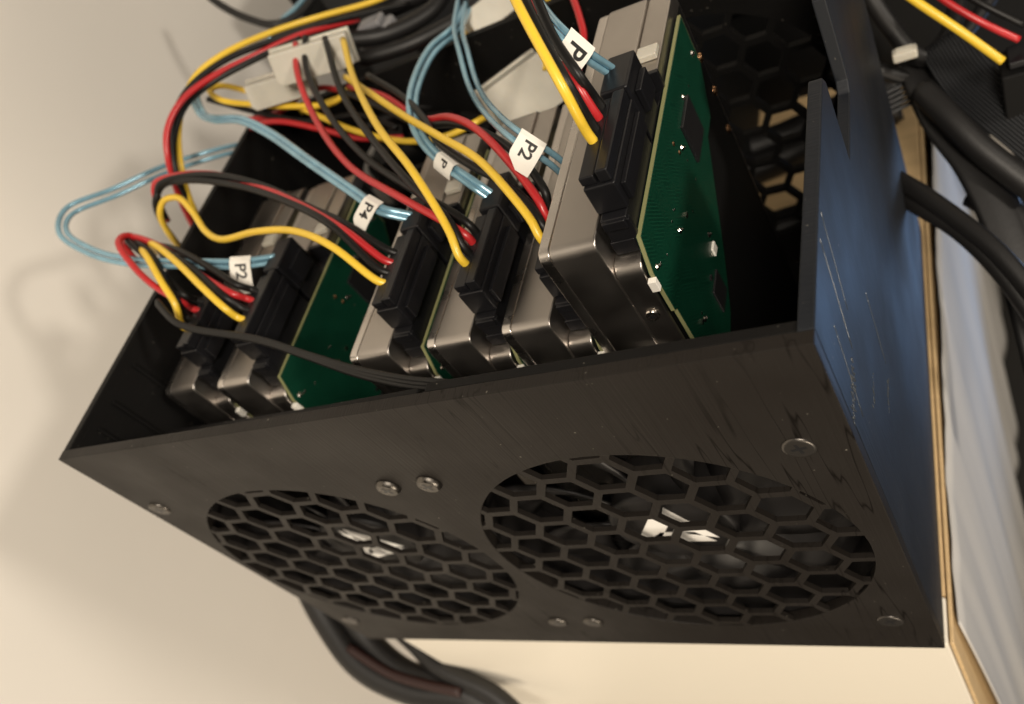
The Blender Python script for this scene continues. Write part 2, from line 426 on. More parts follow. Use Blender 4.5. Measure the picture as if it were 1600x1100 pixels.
for i, (x, z, m, t, out) in enumerate((
        (FC[0][0] - h, FC[0][1] + h, 'screw_steel', 0.05, 0.7), (FC[0][0] + h, FC[0][1] + h, 'screw_steel', 0.12, 1.5),
        (FC[0][0] - h, FC[0][1] - h - 1, 'screw_dark', 0.02, 0.5), (FC[0][0] + h, FC[0][1] - h - 2, 'screw_steel', 0.1, 0.8),
        (FC[1][0] - h, FC[1][1] + h, 'screw_steel', 0.14, 1.5), (FC[1][0] + h, FC[1][1] + h, 'screw_dark', 0.0, 0.5),
        (FC[1][0] - h, FC[1][1] - h - 2, 'screw_steel', 0.1, 0.7), (FC[1][0] + h, FC[1][1] - h, 'screw_dark', 0.0, 0.4))):
    panel_screw(x, z, m, t, random.uniform(0, 1.5), out)

# ------------------------------------------------------------------ fans
def make_fan(with_logo, rot=0.0, logo_rot=0.0):
    root = empty('cooling_fan')
    o = MB().prism([(-59.5, -59.5), (59.5, -59.5), (59.5, 59.5), (-59.5, 59.5)], 1, 0, 3.5, holes=[circle((0, 0), 57.3, 64)]).build('frame', 'fan_black', root)
    MB().prism(circle((0, 0), 59.3, 64), 1, 3.5, 21.5, holes=[circle((0, 0), 57.3, 64)]).build('duct', 'fan_black', root, bevel=0.2)
    MB().prism([(-59.5, -59.5), (59.5, -59.5), (59.5, 59.5), (-59.5, 59.5)], 1, 21.5, 25, holes=[circle((0, 0), 57.3, 64)]).build('rear_frame', 'fan_black', root)
    spin = Matrix.Rotation(rot, 4, 'Y')
    hub = MB().cyl((0, 4.5, 0), 1, 20.0, 20.4, 16, 40).build('hub', 'fan_black', root, bevel=1.6, seg=3); hub.matrix_local = spin
    nb = 9
    for b in range(nb):
        a0 = 2 * math.pi * b / nb; vs = []; fs = []; nr, nc = 7, 6
        for i in range(nr):
            t = i / (nr - 1); rr = 19.5 + t * 36.3
            span = 0.50 + 0.10 * t; sweep = 0.32 * t * t
            for j in range(nc):
                s_ = j / (nc - 1)
                ang = a0 + sweep + span * (s_ - 0.5)
                y = 6.5 + 12.0 * s_ * (1 - 0.25 * t) - 1.6 * math.sin(math.pi * s_) + 1.5 * t
                vs.append((rr * math.cos(ang), y, rr * math.sin(ang)))
        k = len(vs)
        vs += [(x, y + 1.1, z) for x, y, z in vs]
        for i in range(nr - 1):
            for j in range(nc - 1):
                q = (i * nc + j, i * nc + j + 1, (i + 1) * nc + j + 1, (i + 1) * nc + j)
                fs.append(q); fs.append(tuple(v + k for v in q))
        ring = [j for j in range(nc)] + [i * nc + nc - 1 for i in range(1, nr)] + [(nr - 1) * nc + j for j in range(nc - 2, -1, -1)] + [i * nc for i in range(nr - 2, 0, -1)]
        for i in range(len(ring)):
            fs.append((ring[i], ring[(i + 1) % len(ring)], ring[(i + 1) % len(ring)] + k, ring[i] + k))
        link_mesh('blade', vs, fs, 'fan_black', root, smooth=True).matrix_local = spin
    for k in range(4):
        a = math.pi / 4 + k * math.pi / 2; ca, sa = math.cos(a), math.sin(a)
        pts = [(18, -2), (60, -2), (60, 2), (18, 2)]
        MB().prism([(p[0] * ca - p[1] * sa, p[0] * sa + p[1] * ca) for p in pts], 1, 22, 24.6).build('strut', 'fan_black', root)
    if with_logo:
        lg = MB(); Rv = 16.5
        V = [Vector((Rv * math.cos(logo_rot + math.radians(120 * k)), Rv * math.sin(logo_rot + math.radians(120 * k)))) for k in range(3)]
        for k in range(3):                       # three skewed bars that make a broken triangle
            p, q = V[k], V[(k + 1) % 3]; t = q - p; inn = (-(p + q) / 2).normalized() * 6.4
            pts = [p + t * 0.10, p + t * 0.90, p + t * 0.72 + inn, p + t * 0.34 + inn]
            lg.prism([tuple(v) for v in pts], 1, 4.40, 4.49)
        lg.build('logo', 'fan_logo', root)
    return root
for i, (c, rot, lab) in enumerate(((FC[0], 0.62, 'black fan with white hub mark behind the smaller-looking far grille'),
                                   (FC[1], 0.15, 'black fan with white hub mark behind the nearest honeycomb grille'))):
    fo = make_fan(True, rot, math.radians((106, 86)[i])); tag(fo, lab, 'fan', 'fans behind the front grilles')
    fo.location = Vector((c[0], 3.9, c[1])) * S


# ------------------------------------------------------------------ hard drives
def rounded(poly, rads, n=5):
    out = []
    for i, p in enumerate(poly):
        rr = rads[i]
        if rr <= 0: out.append(p); continue
        a, b = Vector(poly[i - 1]), Vector(poly[(i + 1) % len(poly)]); c = Vector(p)
        u, v = (a - c).normalized(), (b - c).normalized()
        for k in range(n + 1):
            t = k / n
            out.append(tuple((c + u * rr * (1 - t)) * (1 - t) + (c + v * rr * t) * t if False else c + u * rr * (1 - t) ** 2 + v * rr * t ** 2))
    return out
def make_drive():
    root = empty('hard_drive')
    L = 146.0
    body = MB()
    body.prism(rounded([(0, 0), (101.6, 0), (101.6, L), (0, L)], [1, 1, 4, 3.2]), 0, 3.4, 16.0)
    body.prism(rounded([(0, 0), (101.6, 0), (101.6, L - 1), (62.5, L - 1), (62.5, L - 10), (0.2, L - 10)], [1, 1, 3, 1, 1, 4.5]), 0, 16.0, 23.4)
    body.build('body', 'alu', root, bevel=0.5)
    MB().prism(rounded([(0.3, 0.4), (101.3, 0.4), (101.3, L - 0.3), (47, L - 0.3), (45.5, L - 0.3), (0.3, L - 0.3)], [3, 3, 4, 0, 0, 3.4]), 0, 0.0, 3.25).build('lid', 'lid_steel', root, bevel=0.45)
    MB().prism([(1.0, 3), (100.5, 3), (100.5, L - 6), (64, L - 6), (64, L - 14), (1.0, L - 14)], 0, 23.42, 23.49, concave=True).build('shade_sheet', 'case_black', root)  # thin black sheet added to put shade on the bare casting
    pc = [(4.5, 141), (0.8, 132), (0.8, 118), (2.0, 117), (2.0, 81), (20, 80), (29, 82), (43.5, 91), (72, 113), (81, 113), (92, 125), (92, 141), (63, 141), (63, 137.2), (6, 137.2), (6, 141)][:12]
    cy = sum(p[0] for p in pc) / len(pc); cz = sum(p[1] for p in pc) / len(pc)
    pcb = MB().prism(pc, 0, 24.0, 25.45).build('circuit_board', 'pcb', root, bevel=0.12)
    MB().prism([(cy + (p[0] - cy) * 1.008, cz + (p[1] - cz) * 1.009) for p in pc], 0, 24.35, 25.3).build('board_rim', 'pcb_edge', pcb)
    for y, z in ((88, 131), (66.6, 132), (24.4, 122), (3.6, 139 - 8), (50, 128), (12, 100), (40, 104)):
        pt = MB().cyl((25.4, y, z), 0, 0.95, 0.5, 0.45, 10); pt.cyl((25.4, y + 1.3, z - 0.9), 0, 0.5, 0.25, 0.5, 8)
        pt.build('solder_joint', 'solder', pcb, smooth=False)
    MB().box(25.42, 26.2, 36.5, 40, 98.6, 101.4).build('chip', 'paper', pcb, bevel=0.2)
    MB().box(23.5, 25.6, -1.2, 0.6, 127.5, 131.0).build('chip', 'paper', pcb, bevel=0.15)
    MB().box(25.42, 26.4, 55, 69, 118, 131).build('chip', 'chip', pcb, bevel=0.2)
    MB().box(25.42, 26.1, 24, 33, 88, 97).build('chip', 'chip', pcb, bevel=0.2)
    for y, z in ((56, 133), (57, 129)):
        MB().cyl((25.4, y - 10, z), 0, 0.8, 0.5, 0.3, 8).build('test_pad', 'copper', pcb)
    for y, z in ((99.3, 122), (99.6, 109), (97.5, 95)):  # added copper dots standing in for the glint along the far edge
        MB().cyl((23.4, y, z), 0, 1.7, 1.1, 0.9, 12).build('edge_glint', 'copper', root, bevel=0.2)
    for i in range(26):
        y, z = random.uniform(6, 88), random.uniform(96, 138)
        if z < 84 + max(0, y - 25) * 0.72 + 4: continue
        if i % 3 == 0: MB().box(25.46, 26.0, y, y + 1.6, z, z + 0.9).build('component', 'chip' if i % 2 else 'solder', pcb)
        else: MB().cyl((25.45, y, z), 0, 0.42, 0.36, 0.06, 8).build('via', 'solder', pcb)
    MB().box(16.8, 23.3, 5, 61, L - 9.9, L - 5.5).build('connector_socket', 'plastic_black', root, bevel=0.4)
    for y in (6.0, 60.5):
        MB().box(17.5, 24.5, y - 0.8, y + 0.8, L - 9.9, L + 0.5).build('socket_guide', 'plastic_black', root, bevel=0.2)
    MB().box(17.0, 23.0, 68, 73, L - 0.9, L + 0.9).build('jumper_block', 'plastic_white', root, bevel=0.3)
    for z in (118.5, 60, 30):
        mb = MB(); mb.cyl((19.5, 0.0, z), 1, 2.1, 1.7, -0.7, 18); o = mb.build('side_screw', 'solder', root, bevel=0.25)
        MB().cyl((19.5, -0.72, z), 1, 0.85, 0.85, -0.03, 6).build('screw_recess', 'chip', o)
    return root
DR = {'F': (179.4, 34.5, 25.0), 'E': (154.2, 34.5, 1.4), 'D': (127.9, 34.6, 1.4), 'C': (97.4, 35.6, 1.4), 'B': (36.6, 34.7, 1.4), 'A': (7.3, 38.0, -3.0 + 1.4)}
DR['A'] = (7.3, 37.0, 1.4)
DLAB = {'F': 'raised silver hard drive standing highest beside the empty bay, green board exposed',
        'E': 'silver hard drive right behind the raised drive, mostly hidden by it',
        'D': 'silver hard drive in the middle of the three packed ones',
        'C': 'silver hard drive beside the wide gap, its data lead marked P4',
        'B': 'silver hard drive with green board facing the wide gap',
        'A': 'silver hard drive nearest the pale wall, deep in shadow'}
proto = make_drive()
for i, k in enumerate('FEDCBA'):
    o = proto if i == 0 else copy_tree(proto)
    o.location = Vector(DR[k]) * S
    tag(o, DLAB[k], 'hard drive', 'hard drives standing in the enclosure')

# ------------------------------------------------------------------ plugs on the drives
def loc(k, x, y, z): b = DR[k]; return Vector((b[0] + x, b[1] + y, b[2] + 146.0 + z))
def power_plug(k, root):
    o = empty('plug'); o.parent = root
    def B(n, x0, x1, y0, y1, z0, z1, bv=0.35):
        a, b = loc(k, x0, y0, z0), loc(k, x1, y1, z1)
        return MB().box(a.x, b.x, a.y, b.y, a.z, b.z).build(n, 'plastic_black', o, bevel=bv)
    B('plug_body', 16.4, 24.6, 8.0, 37.6, 1.2, 9.5, 0.5)
    B('wire_clamp', 16.2, 20.2, 9.0, 36.8, 9.52, 12.0, 0.4)
    B('ridge', 21.0, 24.2, 8.6, 37.2, 9.52, 13.2, 0.5)
    B('plug_nose', 17.2, 24.0, 5.6, 37.0, -5.2, 1.15, 0.4)
    B('nose_step', 17.6, 23.6, 4.6, 7.8, -1.8, 0.9, 0.3)
    B('catch', 24.65, 26.0, 10, 35, 2.0, 7.2, 0.3)
    return o
def data_plug(k, root):
    o = empty('plug'); o.parent = root
    def B(n, x0, x1, y0, y1, z0, z1, bv=0.35):
        a, b = loc(k, x0, y0, z0), loc(k, x1, y1, z1)
        return MB().box(a.x, b.x, a.y, b.y, a.z, b.z).build(n, 'plastic_black', o, bevel=bv)
    B('plug_body', 16.8, 24.4, 38.2, 53.0, 0.8, 12.8, 0.7)
    B('plug_nose', 17.4, 23.8, 39.0, 52.0, -5.0, 0.75, 0.3)
    B('catch', 24.45, 26.2, 41, 50, 2.0, 9.0, 0.3)
    return o
def sock(k, i): return loc(k, 18.2, (21.5 if k == 'F' else 17.5) + 4.1 * i, 11.0)
P = at
WR = 1.24
def power_cable(k, label, wires, group='power leads on the drives', extra=None):
    root = empty('power_cable', label=label, cat='power cable', group=group)
    power_plug(k, root)
    for slot, colr, pts in wires:
        s0 = sock(k, slot)
        lift = Vector((-0.7, 0.5, 3.6)) if k in 'FED' else Vector((-2.4, 0.4, 2.0))
        tube('wire', [s0, s0 + lift] + pts, WR, 'wire_' + colr, root)
    return root

power_cable('F', 'power lead rising from the raised drive to the top edge', [
    (0, 'yellow', [P(882, 142, 193), P(838, 62, 194), P(803, -5, 198), P(775, -70, 212), P(770, -160, 250)]),
    (1, 'black', [P(888, 132, 196), P(850, 62, 199), P(818, -5, 204), P(795, -70, 218), P(785, -160, 250)]),
    (2, 'red', [P(901, 132, 203), P(864, 72, 212), P(834, 0, 218), P(800, -70, 222), P(790, -160, 255)]),
    (3, 'black', [P(906, 120, 201), P(866, 60, 204), P(838, -4, 209), P(812, -70, 220), P(800, -160, 255)])])
power_cable('E', 'power lead dipping behind the raised drive, its yellow wire outermost', [
    (0, 'yellow', [P(830, 345, 227), P(795, 300, 231), P(748, 250, 242), P(690, 215, 260), P(630, 180, 284), P(570, 140, 310), P(540, 120, 325)]),
    (1, 'black', [P(832, 325, 231), P(790, 288, 239), P(735, 258, 250), P(685, 222, 266), P(662, 185, 281), P(628, 150, 300), P(575, 118, 320)]),
    (2, 'red', [P(842, 314, 231), P(800, 258, 238), P(745, 202, 254), P(702, 183, 270), P(660, 186, 287), P(600, 150, 310), P(545, 135, 330)]),
    (3, 'black', [P(852, 300, 232), P(818, 252, 238), P(768, 213, 252), P(712, 194, 268), P(660, 195, 285), P(590, 165, 312), P(530, 140, 335)])])
power_cable('D', 'power lead falling from the white four-pin plug, crossing over the drives', [
    (0, 'yellow', [P(702, 362, 240), P(645, 268, 249), P(592, 200, 268), P(552, 120, 300), P(536, 62, 324)]),
    (1, 'black', [P(702, 346, 243), P(640, 285, 255), P(580, 215, 280), P(532, 140, 308), P(508, 60, 328)]),
    (2, 'red', [P(704, 352, 246), P(625, 308, 260), P(545, 258, 284), P(490, 180, 312), P(464, 112, 326), P(462, 68, 334)]),
    (3, 'black', [P(712, 335, 248), P(655, 302, 257), P(570, 245, 281), P(508, 170, 308), P(478, 105, 326), P(477, 58, 334)])])
power_cable('C', 'power lead beside the gap, its yellow wire looped out over the rim', [
    (0, 'yellow', [P(520, 386, 261), P(460, 361, 274), P(400, 362, 288), P(345, 374, 302), P(322, 362, 309), P(300, 330, 318), P(278, 309, 324), P(256, 314, 328), P(250, 335, 332), P(262, 362, 340), P(285, 392, 356)]),
    (1, 'black', [P(520, 354, 268), P(440, 312, 288), P(360, 288, 308), P(290, 282, 321), P(252, 292, 328), P(243, 316, 330), P(252, 345, 338), P(280, 385, 352)]),
    (2, 'red', [P(545, 364, 266), P(470, 320, 284), P(400, 290, 302), P(330, 272, 317), P(272, 275, 326), P(242, 288, 332), P(244, 312, 336), P(262, 345, 345)]),
    (3, 'black', [P(540, 350, 270), P(480, 322, 284), P(410, 290, 300), P(340, 274, 313), P(285, 276, 322), P(250, 288, 326), P(246, 306, 330), P(258, 340, 340)])])
power_cable('B', 'power lead bending over the rim onto the drive facing the gap', [
    (0, 'yellow', [P(352, 482, 284), P(315, 448, 288), P(285, 418, 296), P(250, 388, 308), P(235, 380, 316), P(250, 395, 330)]),
    (1, 'black', [P(352, 464, 287), P(310, 428, 295), P(280, 405, 302), P(245, 384, 312), P(222, 378, 322), P(240, 400, 334)]),
    (2, 'red', [P(366, 460, 288), P(330, 440, 293), P(292, 415, 301), P(250, 385, 311), P(205, 370, 320), P(192, 378, 324), P(215, 410, 330)]),
    (3, 'black', [P(372, 446, 290), P(340, 426, 294), P(300, 402, 302), P(275, 390, 309), P(248, 385, 318), P(255, 400, 332)])])
power_cable('A', 'power lead curling out over the rim nearest the wall', [
    (0, 'yellow', [P(274, 476, 298), P(252, 440, 300), P(232, 405, 306), P(222, 390, 313), P(228, 392, 324)]),
    (1, 'black', [P(278, 470, 300), P(256, 435, 303), P(238, 400, 309), P(215, 380, 316), P(205, 385, 326)]),
    (2, 'red', [P(284, 472, 301), P(240, 446, 302), P(205, 412, 306), P(185, 378, 312), P(200, 368, 318), P(240, 385, 326)]),
    (3, 'black', [P(290, 462, 303), P(262, 436, 306), P(232, 405, 310), P(200, 376, 318), P(215, 380, 328)])])

# ------------------------------------------------------------------ pale blue data leads with paper flags
def font_text(txt, size, m, parent):
    cu = bpy.data.curves.new('lettering', 'FONT'); cu.body = txt; cu.size = size * S
    cu.align_x = 'CENTER'; cu.align_y = 'CENTER'; cu.extrude = 0.00003; cu.offset = 0.00012
    cu.materials.append(MATS[m])
    tmp = bpy.data.objects.new('tmp_text', cu); COL.objects.link(tmp)
    me = bpy.data.meshes.new_from_object(tmp.evaluated_get(bpy.context.evaluated_depsgraph_get()))
    bpy.data.objects.remove(tmp)
    o = bpy.data.objects.new('lettering', me); COL.objects.link(o); o.parent = parent
    return o
def data_cable(k, label, path, txt, flag_at, flag_len, flag_wid, off=0.25, side=0.0, gap=0.98, txt_size=4.6, txt_shift=0.0, roll=0.0, end=None):
    root = empty('data_cable', label=label, cat='data cable', group='pale blue data leads')
    data_plug(k, root)
    s0 = loc(k, 18.4 if k == 'F' else 19.4, 48.0 if k == 'F' else 44.5, 11.6)
    pts = [s0] + path
    for sgn in (-1, 1):
        q = []
        for i, p in enumerate(pts):
            a = pts[max(i - 1, 0)]; b = pts[min(i + 1, len(pts) - 1)]
            t = (b - a).normalized(); view = (p - CAM_C).normalized()
            n = t.cross(view); n = n.normalized() if n.length > 1e-4 else Vector((0, 1, 0))
            g = gap
            q.append(p + n * sgn * g + Vector((0, 0, sgn * 0.25)))
        tube('strand', q, 1.08, 'cable_blue', root, flat=0.85)
    # folded paper flag round the lead
    sp = spline(pts, 8); i = min(int(flag_at * (len(sp) - 1)), len(sp) - 2)
    c = sp[i]; along = (sp[max(i - 2, 0)] - sp[min(i + 2, len(sp) - 1)]).normalized()
    view = (CAM_C - c).normalized()
    view = (view - along * view.dot(along)).normalized()
    if roll: view = Matrix.Rotation(roll, 3, along) @ view
    Y = along; Z = view; X = Y.cross(Z)
    M = Matrix(((X.x, Y.x, Z.x, 0), (X.y, Y.y, Z.y, 0), (X.z, Y.z, Z.z, 0), (0, 0, 0, 1)))
    M.translation = (c + Z * 1.9) * S
    # outline in the flag's own plane: curls round the strands on one edge, free corner cut on the other
    n = 9; vs = []; fs = []
    x0, x1 = -2.6, flag_wid - 2.6
    for a in range(n):
        t = a / (n - 1); x = x0 + (x1 - x0) * t
        zc = -1.5 * max(0, 1 - t * 4) ** 2 - 1.0 * max(0, (t - 0.6) * 2.2) ** 2
        y0 = -flag_len / 2 + (flag_len * 0.5 * max(0, (t - 0.72) / 0.28) if flag_wid > 6 else 0); y1 = flag_len / 2
        for zz in (0, -0.25): vs += [(x, y0, zc + zz), (x, y1, zc + zz)]
    for a in range(n - 1):
        b = a * 4; c4 = b + 4
        fs += [(b, b + 1, c4 + 1, c4), (b + 2, c4 + 2, c4 + 3, b + 3), (b, c4, c4 + 2, b + 2), (b + 1, b + 3, c4 + 3, c4 + 1)]
    fs += [(0, 2, 3, 1), (4 * (n - 1), 4 * (n - 1) + 1, 4 * (n - 1) + 3, 4 * (n - 1) + 2)]
    fl = link_mesh('paper_flag', vs, fs, 'paper', root, smooth=False)
    fl.matrix_local = M
    t = font_text(txt, txt_size, 'ink', fl)
    t.location = Vector((x0 + flag_wid * (0.40 + txt_shift), 0, 0.02)) * S
    t['label'] = 'printed letters ' + txt
    return root
data_cable('F', 'pale blue data lead flagged P on the raised drive', [P(914, 84, 208), P(880, 54, 206), P(850, 20, 216), P(815, -40, 245), P(800, -120, 300)], 'P', 0.285, 7.6, 12.0, txt_size=6.6, txt_shift=-0.12)
data_cable('E', 'pale blue data lead flagged P2 running behind the raised drive', [P(864, 250, 235), P(815, 218, 230), P(770, 180, 250), P(738, 130, 290), P(724, 80, 308), P(716, 45, 325), P(722, 0, 345)], 'P2', 0.25, 7.8, 10.2, txt_size=5.0, gap=1.4)
data_cable('D', 'pale blue data lead flagged P curving down between yellow wires', [P(738, 286, 255), P(695, 255, 264), P(660, 218, 276), P(645, 180, 288), P(648, 135, 302), P(675, 78, 318), P(712, 45, 330), P(730, 10, 345)], 'P', 0.245, 10.5, 5.6, txt_size=5.0, roll=0.3)
data_cable('C', 'pale blue data lead flagged P4 stretching straight from the left', [P(596, 328, 270), P(550, 298, 279), P(480, 250, 298), P(420, 208, 318), P(375, 187, 330), P(335, 186, 341), P(316, 178, 350), P(304, 150, 358), P(312, 115, 372)], 'P4', 0.145, 7.0, 12.5, txt_size=5.4)
data_cable('B', 'pale blue data lead in a wide loop over the wall side rim', [P(378, 412, 300), P(300, 412, 304), P(200, 408, 315), P(140, 392, 322), P(98, 362, 330), P(108, 330, 338), P(180, 300, 346), P(255, 266, 356), P(335, 240, 366), P(400, 225, 380)], 'P2', 0.10, 7.6, 13.0, txt_size=5.6, gap=1.2)

# ------------------------------------------------------------------ white four-pin plugs
def white_plug(c, xd, yd, size, label, pins=4):
    root = empty('white_plug', label=label, cat='connector', group='white plugs behind the drives')
    X = Vector(xd).normalized(); Y = Vector(yd); Y = (Y - X * Y.dot(X)).normalized(); Z = X.cross(Y)
    M = Matrix(((X.x, Y.x, Z.x, c.x * S), (X.y, Y.y, Z.y, c.y * S), (X.z, Y.z, Z.z, c.z * S), (0, 0, 0, 1)))
    a, b, h_ = size
    o = MB().prism([(-a / 2, -b / 2), (a / 2, -b / 2), (a / 2, b / 2 - 1.5), (a / 2 - 1.5, b / 2), (-a / 2 + 1.5, b / 2), (-a / 2, b / 2 - 1.5)], 2, -h_ / 2, h_ / 2).build('shell', 'plastic_white', root, bevel=0.5)
    MB().box(-a / 2 - 0.8, a / 2 + 0.8, -b / 2 - 0.7, b / 2 + 0.5, h_ / 2 - 4, h_ / 2 - 1.2).build('collar', 'plastic_white', root, bevel=0.4)
    for i in range(pins):
        x = (i - (pins - 1) / 2) * a / pins
        MB().cyl((x, 0, h_ / 2), 2, 1.8, 1.8, 0.06, 12).build('pin_hole', 'chip', root)
    root.matrix_world = M
    return root
cr, cd, cf = r, d, f
white_plug(P(490, 90, 336), cr * 1.0 - cd * 0.30, cr * 0.25 + cd * 0.9 + cf * 0.6, (31, 12, 15), 'white four-pin plug at the top of the crossing power lead')
white_plug(P(440, 136, 352), cr * 1.0 - cd * 0.30, cr * 0.25 + cd * 0.9 + cf * 0.6, (26, 10, 15), 'white plug lowest at the left end of the yellow wires')
white_plug(P(768, 22, 352), cr * 0.80 - cd * 0.62, cr * 0.55 + cd * 0.8 + cf * 0.2, (22, 11, 14), 'small white plug above the two blue leads')
white_plug(P(815, 148, 330), cr * 0.80 - cd * 0.60, cr * 0.55 + cd * 0.8 + cf * 0.5, (26, 20, 16), 'large cloudy white plug behind the raised drive')

# ------------------------------------------------------------------ loose wires of the harness behind the box
def loose(name, colr, pts, label, rad=WR, cat='wire', group='loose harness wires', flat=1.0):
    m = colr if colr in MATS else 'wire_' + colr
    return tag(tube(name, pts, rad, m, flat=flat), label, cat, group)
loose('yellow_wire', 'yellow', [P(640, -25, 376), P(590, 0, 372), P(500, 26, 364), P(425, 50, 356), P(350, 84, 350), P(305, 120, 348), P(284, 170, 346), P(279, 220, 344), P(285, 270, 344), P(300, 320, 352), P(335, 380, 374)], 'yellow wire arching along the top left and down past the rim')
loose('black_wire', 'black', [P(640, 5, 378), P(540, 28, 366), P(430, 62, 352), P(345, 98, 344), P(292, 142, 340), P(270, 190, 338), P(268, 232, 338), P(277, 275, 340), P(295, 318, 352), P(330, 380, 372)], 'black wire arching just under the long yellow wire')
loose('red_wire', 'red', [P(560, 30, 372), P(470, 54, 356), P(400, 86, 347), P(325, 124, 340), P(282, 160, 337), P(261, 205, 335), P(262, 245, 336), P(272, 285, 342), P(292, 335, 354), P(330, 400, 378)], 'red wire on the outer side of the arch')
loose('black_wire', 'black', [P(470, 60, 350), P(400, 92, 344), P(330, 130, 342), P(290, 165, 342), P(272, 215, 342), P(273, 262, 344), P(292, 322, 356), P(330, 390, 376)], 'black wire running inside the red arch')
loose('yellow_wire', 'yellow', [P(555, 130, 345), P(520, 160, 350), P(460, 166, 352), P(395, 163, 354), P(345, 156, 356), P(328, 142, 358), P(345, 134, 362), P(400, 146, 362), P(445, 158, 358), P(500, 182, 350), P(560, 206, 340), P(640, 221, 332), P(700, 212, 328), P(760, 182, 332)], 'yellow wire folded in a flat loop below the white plugs')
loose('yellow_wire', 'yellow', [P(470, 175, 372), P(540, 150, 366), P(610, 124, 360), P(680, 90, 356), P(712, 70, 354), P(740, 40, 360)], 'yellow wire slanting up behind the forked blue leads')
loose('red_wire', 'red', [P(392, 200, 366), P(412, 192, 362), P(440, 190, 358), P(510, 204, 352), P(560, 216, 346), P(630, 215, 345)], 'red wire lying low above the wall side corner')
loose('red_wire', 'red', [P(370, 190, 372), P(430, 178, 368), P(470, 150, 364), P(505, 137, 358), P(560, 152, 350), P(620, 178, 345)], 'red wire bowing behind the first black wire')
loose('red_wire', 'red', [P(550, 172, 380), P(620, 140, 374), P(690, 96, 368), P(722, 76, 366)], 'red wire beside the slanting yellow wire')
loose('black_wire', 'black', [P(325, 155, 366), P(400, 175, 362), P(480, 190, 356), P(560, 180, 350), P(620, 200, 340)], 'black wire tangled with the low red wires')
loose('yellow_wire', 'yellow', [P(852, -30, 322), P(858, 15, 318), P(858, 60, 318), P(850, 110, 322)], 'short yellow wire hanging at the top behind the raised drive lead')
loose('red_wire', 'red', [P(885, -30, 300), P(905, 25, 290), P(912, 60, 286), P(904, 105, 286), P(898, 150, 290)], 'red wire hanging behind the paper flag of the raised drive')
loose('black_cable', 'sleeve_black', [P(310, -20, 430), P(345, 8, 425), P(390, 30, 420), P(430, 38, 415), P(470, 20, 420), P(500, -20, 430)], 'black cable drooping from the top edge against the wall', 1.9, 'cable', None)
loose('blue_lead', 'cable_blue', [P(490, -20, 440), P(462, 12, 430), P(438, 34, 424), P(420, 60, 420)], 'dark blue lead beside the drooping black cable', 1.2, 'cable', None)
# flat black fan leads tied across the drives
fl = empty('fan_lead', label='black three-strand fan lead slung across the left drives', cat='cable')
for i in range(3):
    e = i * 5.0
    tube('strand', [P(246, 470 + e * .5, 296), P(272, 500 + e * .3, 290), P(300, 512 + e * .3, 286), P(400, 528 + e * .4, 272), P(480, 553 + e * .5, 258), P(560, 577 + e * .9, 244), P(640, 592 + e * 1.2, 232), P(720, 600 + e * 1.1, 224), P(752, 606 + e, 224)], 0.95, 'wire_black', fl)

# ------------------------------------------------------------------ lower left cable bundle, between wall and cabinet
bn = empty('cable_bundle', label='thick dark cable bundle hanging below the enclosure corner', cat='cable bundle')
tube('cable', [P(470, 890, 445), P(510, 968, 440), P(565, 1040, 432), P(640, 1078, 425), P(730, 1092, 418), P(800, 1130, 412)], 7.2, 'sleeve_black', bn)
tube('cable', [P(530, 930, 440), P(575, 1000, 436), P(630, 1048, 428), P(700, 1072, 420), P(780, 1112, 414)], 6.6, 'sleeve_black', bn)
tube('cable', [P(600, 960, 432), P(650, 1005, 426), P(690, 1045, 418), P(770, 1085, 410), P(830, 1140, 404)], 5.2, 'sleeve_black', bn)
tube('red_core', [P(545, 1012, 430), P(610, 1052, 422), P(660, 1068, 416), P(720, 1082, 410)], 2.6, mat('dark_red', (0.022, 0.006, 0.005), 0.5), bn)


# ------------------------------------------------------------------ hanging cloth on the right
def cloth():
    vs = []; fs = []; ny, nz = 90, 26
    for i in range(ny):
        t = i / (ny - 1); y = 9 + 640 * t ** 1.4
        for j in range(nz):
            q = j / (nz - 1); z = -1.5 - 430 * q
            fold = 1.2 * math.sin(y * 0.145 + 1.7 * math.sin(y * 0.021) + 0.9 * math.sin(q * 3)) + 1.7 * math.sin(y * 0.052 + 1.3 + q * 1.4) + 0.5 * math.sin(y * 0.37 - q * 2)
            x = 249.5 + fold * (0.22 + 1.3 * q) + 7 * q + (2.2 if y > 190 else 2.2 * (y / 190) ** 2)
            vs.append((x, y + 14 * q * (1 - t) + 2.0 * math.sin(q * 6), z))
    for i in range(ny - 1):
        for j in range(nz - 1):
            a = i * nz + j; fs.append((a, a + 1, a + nz + 1, a + nz))
    o = link_mesh('cloth', vs, fs, 'cloth', smooth=True)
    so = o.modifiers.new('thick', 'SOLIDIFY'); so.thickness = 0.0008; so.offset = 0
    return tag(o, 'pale blue grey cloth hanging in folds beside the cabinet', 'cloth')
cloth()

